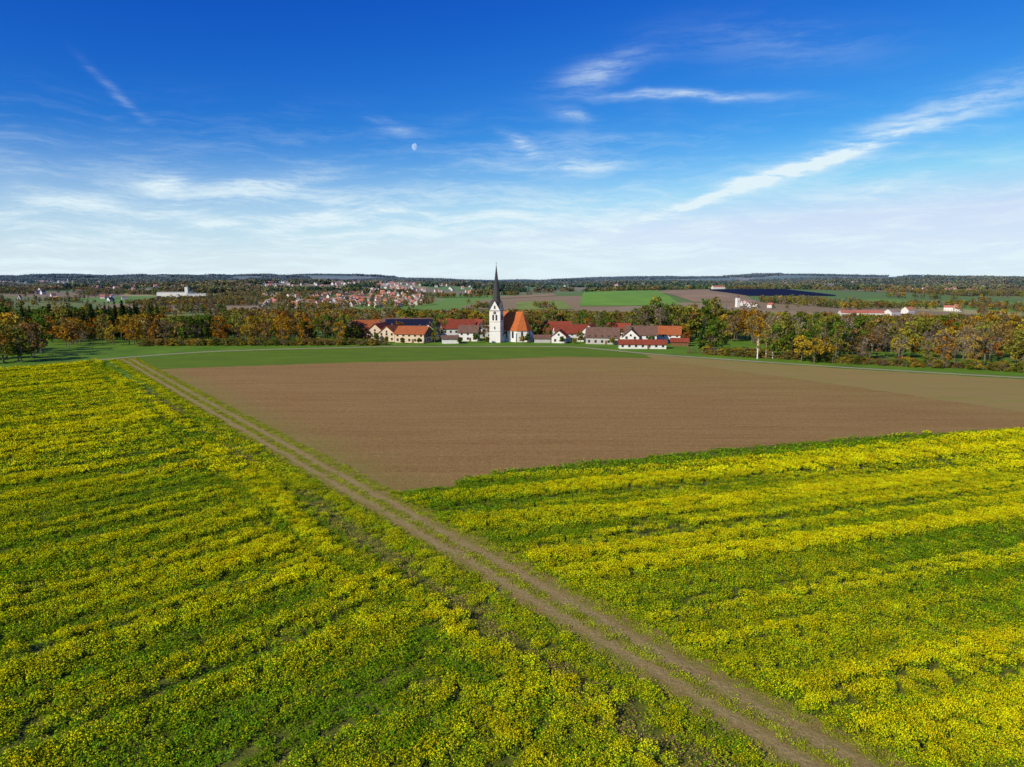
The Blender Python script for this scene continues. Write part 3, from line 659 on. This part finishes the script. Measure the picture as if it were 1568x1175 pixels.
town("farm_hall",[(at(1322,1050),1050,-.12,62,18,6,10,0,2),(at(1150,1500),1500,.1,26,16,8,14,0,4),(at(1370,1080),1080,.4,20,14,5,9,0,4),(at(1100,2300),2300,.1,40,20,6,11,0,2)])
e=empty("chapel",(at(1131,1480),1480,float(hgt(at(1131,1480),1480))),.3)
box("tower",(0,0,-2),(7,7,22),W,e); V=[(-3.6,-3.6,20),(3.6,-3.6,20),(3.6,3.6,20),(-3.6,3.6,20),(0,0,27)]; mesh_obj("roof",V,[(0,1,4),(1,2,4),(2,3,4),(3,0,4)],RB,parent=e); arch("window",0,-3.5,11,1.5,3,-math.pi/2,e)
def drape(name,px0,px1,d0,d1,m,dz=.8,nx=24,ny=16,skew=0):
    V=[];Fq=[]
    for j in range(ny+1):
        for i in range(nx+1):
            d=d0+(d1-d0)*j/ny; x=at(px0+(px1-px0)*i/nx,(d0+d1)/2)+skew*(d-d0); V.append((x,d,float(hgt(x,d))+dz))
    for j in range(ny):
        for i in range(nx): a=j*(nx+1)+i; Fq.append((a,a+1,a+nx+2,a+nx+1))
    return mesh_obj(name,V,Fq,m)
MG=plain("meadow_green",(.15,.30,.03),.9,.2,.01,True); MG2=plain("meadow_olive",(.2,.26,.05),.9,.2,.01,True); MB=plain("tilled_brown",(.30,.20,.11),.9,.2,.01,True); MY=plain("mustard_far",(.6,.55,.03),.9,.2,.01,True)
drape("distant_meadow",870,1000,1560,2200,MG,skew=.12); drape("distant_meadow",790,870,1450,1750,MG2); drape("distant_meadow",765,850,1950,2200,MB)
drape("distant_meadow",1050,1130,2500,3000,MG); drape("distant_meadow",520,640,1100,1300,MG2); drape("distant_meadow",1380,1480,3200,3900,MY); drape("distant_meadow",680,760,2200,2600,MG); drape("distant_meadow",1030,1110,1650,2100,MB); drape("distant_meadow",1260,1340,2300,2700,MB)
V=[];Fq=[]
for j in range(26):
    d=1850+j*11; 
    for i in range(14):
        x0=at(1128,1950)+i*17-j*1.0; x1=x0+16; z0=float(hgt(x0,d)); z1=float(hgt(x1,d)); k=len(V)
        V+=[(x0,d,z0+1.0),(x1,d,z1+1.0),(x1,d+6.5,z1+4.0),(x0,d+6.5,z0+4.0)]; Fq.append((k,k+1,k+2,k+3))
mesh_obj("solar_park",V,Fq,SOL)
# ------------------------------------------------------------------ light
el=math.radians(30); saz=np.array([-.70,-.71]); saz/=np.linalg.norm(saz)
S=Vector((saz[0]*math.cos(el),saz[1]*math.cos(el),math.sin(el)))
ld=bpy.data.lights.new("sun",'SUN'); ld.energy=5.0; ld.angle=math.radians(.53); ld.color=(1,.91,.76)
lo=bpy.data.objects.new("sun",ld); scene.collection.objects.link(lo); lo.rotation_euler=S.to_track_quat('Z','Y').to_euler(); lo.location=(-50,-50,120)
# moon
dm=Vector(ray(636,226)); dm.normalize(); DM=20000
bm=bmesh.new(); bmesh.ops.create_uvsphere(bm,u_segments=32,v_segments=16,radius=DM*5.3/1045*.95); me=bpy.data.meshes.new("moon"); bm.to_mesh(me); bm.free()
for p in me.polygons: p.use_smooth=True
mo=bpy.data.objects.new("moon",me); scene.collection.objects.link(mo); mo.location=Vector((0,0,H))+dm*DM
mm=bpy.data.materials.new("moon_surface"); mm.use_nodes=True; nt=mm.node_tree; nt.nodes.clear()
out=N(nt,'ShaderNodeOutputMaterial'); em=N(nt,'ShaderNodeEmission'); tr=N(nt,'ShaderNodeBsdfTransparent'); ad=N(nt,'ShaderNodeAddShader'); ge=N(nt,'ShaderNodeNewGeometry')
dt=vdot(nt,ge.outputs['Normal'],tuple(Vector((-.75,-.62,.1)).normalized())); lit=math_(nt,'POWER',math_(nt,'MAXIMUM',dt,0),.5)  # sunlit phase painted as emission on the side facing this vector
lit=math_(nt,'MULTIPLY',lit,math_(nt,'SUBTRACT',1,ge.outputs['Backfacing'])); tcn=N(nt,'ShaderNodeTexCoord').outputs['Object']
nn=ramp(nt,noise(nt,tcn,.025,4),[(.4,(.22,.19,.13)),(.6,(.5,.42,.22))]); nt.links.new(nn,em.inputs[0]); nt.links.new(lit,em.inputs[1])
nt.links.new(tr.outputs[0],ad.inputs[0]); nt.links.new(em.outputs[0],ad.inputs[1]); nt.links.new(ad.outputs[0],out.inputs[0]); me.materials.append(mm)
# ------------------------------------------------------------------ sky
w=bpy.data.worlds.new("World"); scene.world=w; w.use_nodes=True; nt=w.node_tree; bg=nt.nodes['Background']; bg.inputs[1].default_value=.1
w.cycles.sampling_method='MANUAL'; w.cycles.sample_map_resolution=256
sky=N(nt,'ShaderNodeTexSky'); sky.sky_type='NISHITA'; sky.sun_disc=False; sky.sun_elevation=el; sky.sun_rotation=math.atan2(S.x,S.y); sky.air_density=1.0; sky.dust_density=.6; sky.ozone_density=2.5; sky.altitude=500
sc3=N(nt,'ShaderNodeSeparateColor'); nt.links.new(sky.outputs[0],sc3.inputs[0]); cc=N(nt,'ShaderNodeCombineColor')
for i,(gmm,gain,mx) in enumerate([(3.0,3.2,.5),(1.8,1.5,.62),(.8,1.15,.92)]):
    v=math_(nt,'MULTIPLY',sc3.outputs[i],.1); v=math_(nt,'POWER',v,gmm); v=math_(nt,'MULTIPLY',v,gain); v=math_(nt,'MINIMUM',v,mx); v=math_(nt,'MULTIPLY',v,10.); nt.links.new(v,cc.inputs[i])
c=cc.outputs[0]
D=N(nt,'ShaderNodeTexCoord').outputs['Generated']
nz=N(nt,'ShaderNodeTexNoise'); nz.inputs['Scale'].default_value=7; nz.inputs['Detail'].default_value=4; nt.links.new(D,nz.inputs['Vector'])
sb=N(nt,'ShaderNodeVectorMath',operation='SUBTRACT'); nt.links.new(nz.outputs['Color'],sb.inputs[0]); sb.inputs[1].default_value=(.5,.5,.5)
scl=N(nt,'ShaderNodeVectorMath',operation='SCALE'); nt.links.new(sb.outputs[0],scl.inputs[0]); scl.inputs['Scale'].default_value=.035
ad_=N(nt,'ShaderNodeVectorMath',operation='ADD'); nt.links.new(D,ad_.inputs[0]); nt.links.new(scl.outputs[0],ad_.inputs[1]); DW=ad_.outputs[0]
wisps=[(1010,328,1345,222,8,1.0),(1160,280,1330,225,5,.5),(1200,262,1640,105,17,.42),(950,150,1155,146,6,.55),(860,130,980,92,18,.34),(850,178,900,183,8,.42),(775,212,830,240,8,.42),(815,258,935,256,9,.5),
(215,275,290,285,11,.4),(340,292,480,268,14,.4),(300,345,345,343,7,.4),(150,108,210,165,5,.22),(570,185,640,210,9,.18),(700,250,960,215,16,.15),(1290,300,1450,292,12,.25),(330,320,960,345,30,.28),(1050,60,1330,70,26,.1),(0,300,260,335,16,.18)]
tot=None
for x0,y0,x1,y1,wd_,st in wisps:
    a=Vector(ray(x0,y0)).normalized(); b_=Vector(ray(x1,y1)).normalized(); c0=(a+b_)/2; u=(b_-a); half=u.length/2; u.normalize(); cn=c0.normalized(); v=cn.cross(u).normalized()
    W2=wd_/1045.
    au=math_(nt,'MULTIPLY',math_(nt,'SUBTRACT',vdot(nt,DW,tuple(u)),float(c0.dot(u))),1/(half*1.1))
    av=math_(nt,'MULTIPLY',vdot(nt,DW,tuple(v)),1/W2)
    e2=math_(nt,'ADD',math_(nt,'MULTIPLY',au,au),math_(nt,'MULTIPLY',av,av))
    g_=math_(nt,'MULTIPLY',math_(nt,'EXPONENT',math_(nt,'MULTIPLY',e2,-1)),st)
    tot=g_ if tot is None else math_(nt,'ADD',tot,g_)
mp=N(nt,'ShaderNodeMapping'); mp.inputs['Rotation'].default_value=(0,math.radians(14),0); mp.inputs['Scale'].default_value=(1.4,1.4,10); nt.links.new(DW,mp.inputs['Vector'])
fib=noise(nt,mp.outputs[0],6,7,.7)
tot=math_(nt,'MULTIPLY',tot,math_(nt,'MULTIPLY_ADD',smooth(nt,fib,.35,.65),1.3,.2))
sz=N(nt,'ShaderNodeSeparateXYZ'); nt.links.new(D,sz.inputs[0]); zc=sz.outputs['Z']
vz=math_(nt,'SUBTRACT',1,smooth(nt,zc,.05,.26),clamp=True)
veil=math_(nt,'MULTIPLY',smooth(nt,fib,.42,.75),math_(nt,'MULTIPLY',vz,.38))
band_=math_(nt,'SUBTRACT',1,smooth(nt,zc,-.03,.20),clamp=True)
low=math_(nt,'MULTIPLY',band_,math_(nt,'MULTIPLY_ADD',fib,.22,.80))
tot=math_(nt,'ADD',math_(nt,'ADD',tot,veil),low,clamp=True)
tot=math_(nt,'MULTIPLY',tot,.97)
c=mix(nt,tot,c,(7.6,9.0,9.6)); nt.links.new(c,bg.inputs[0])
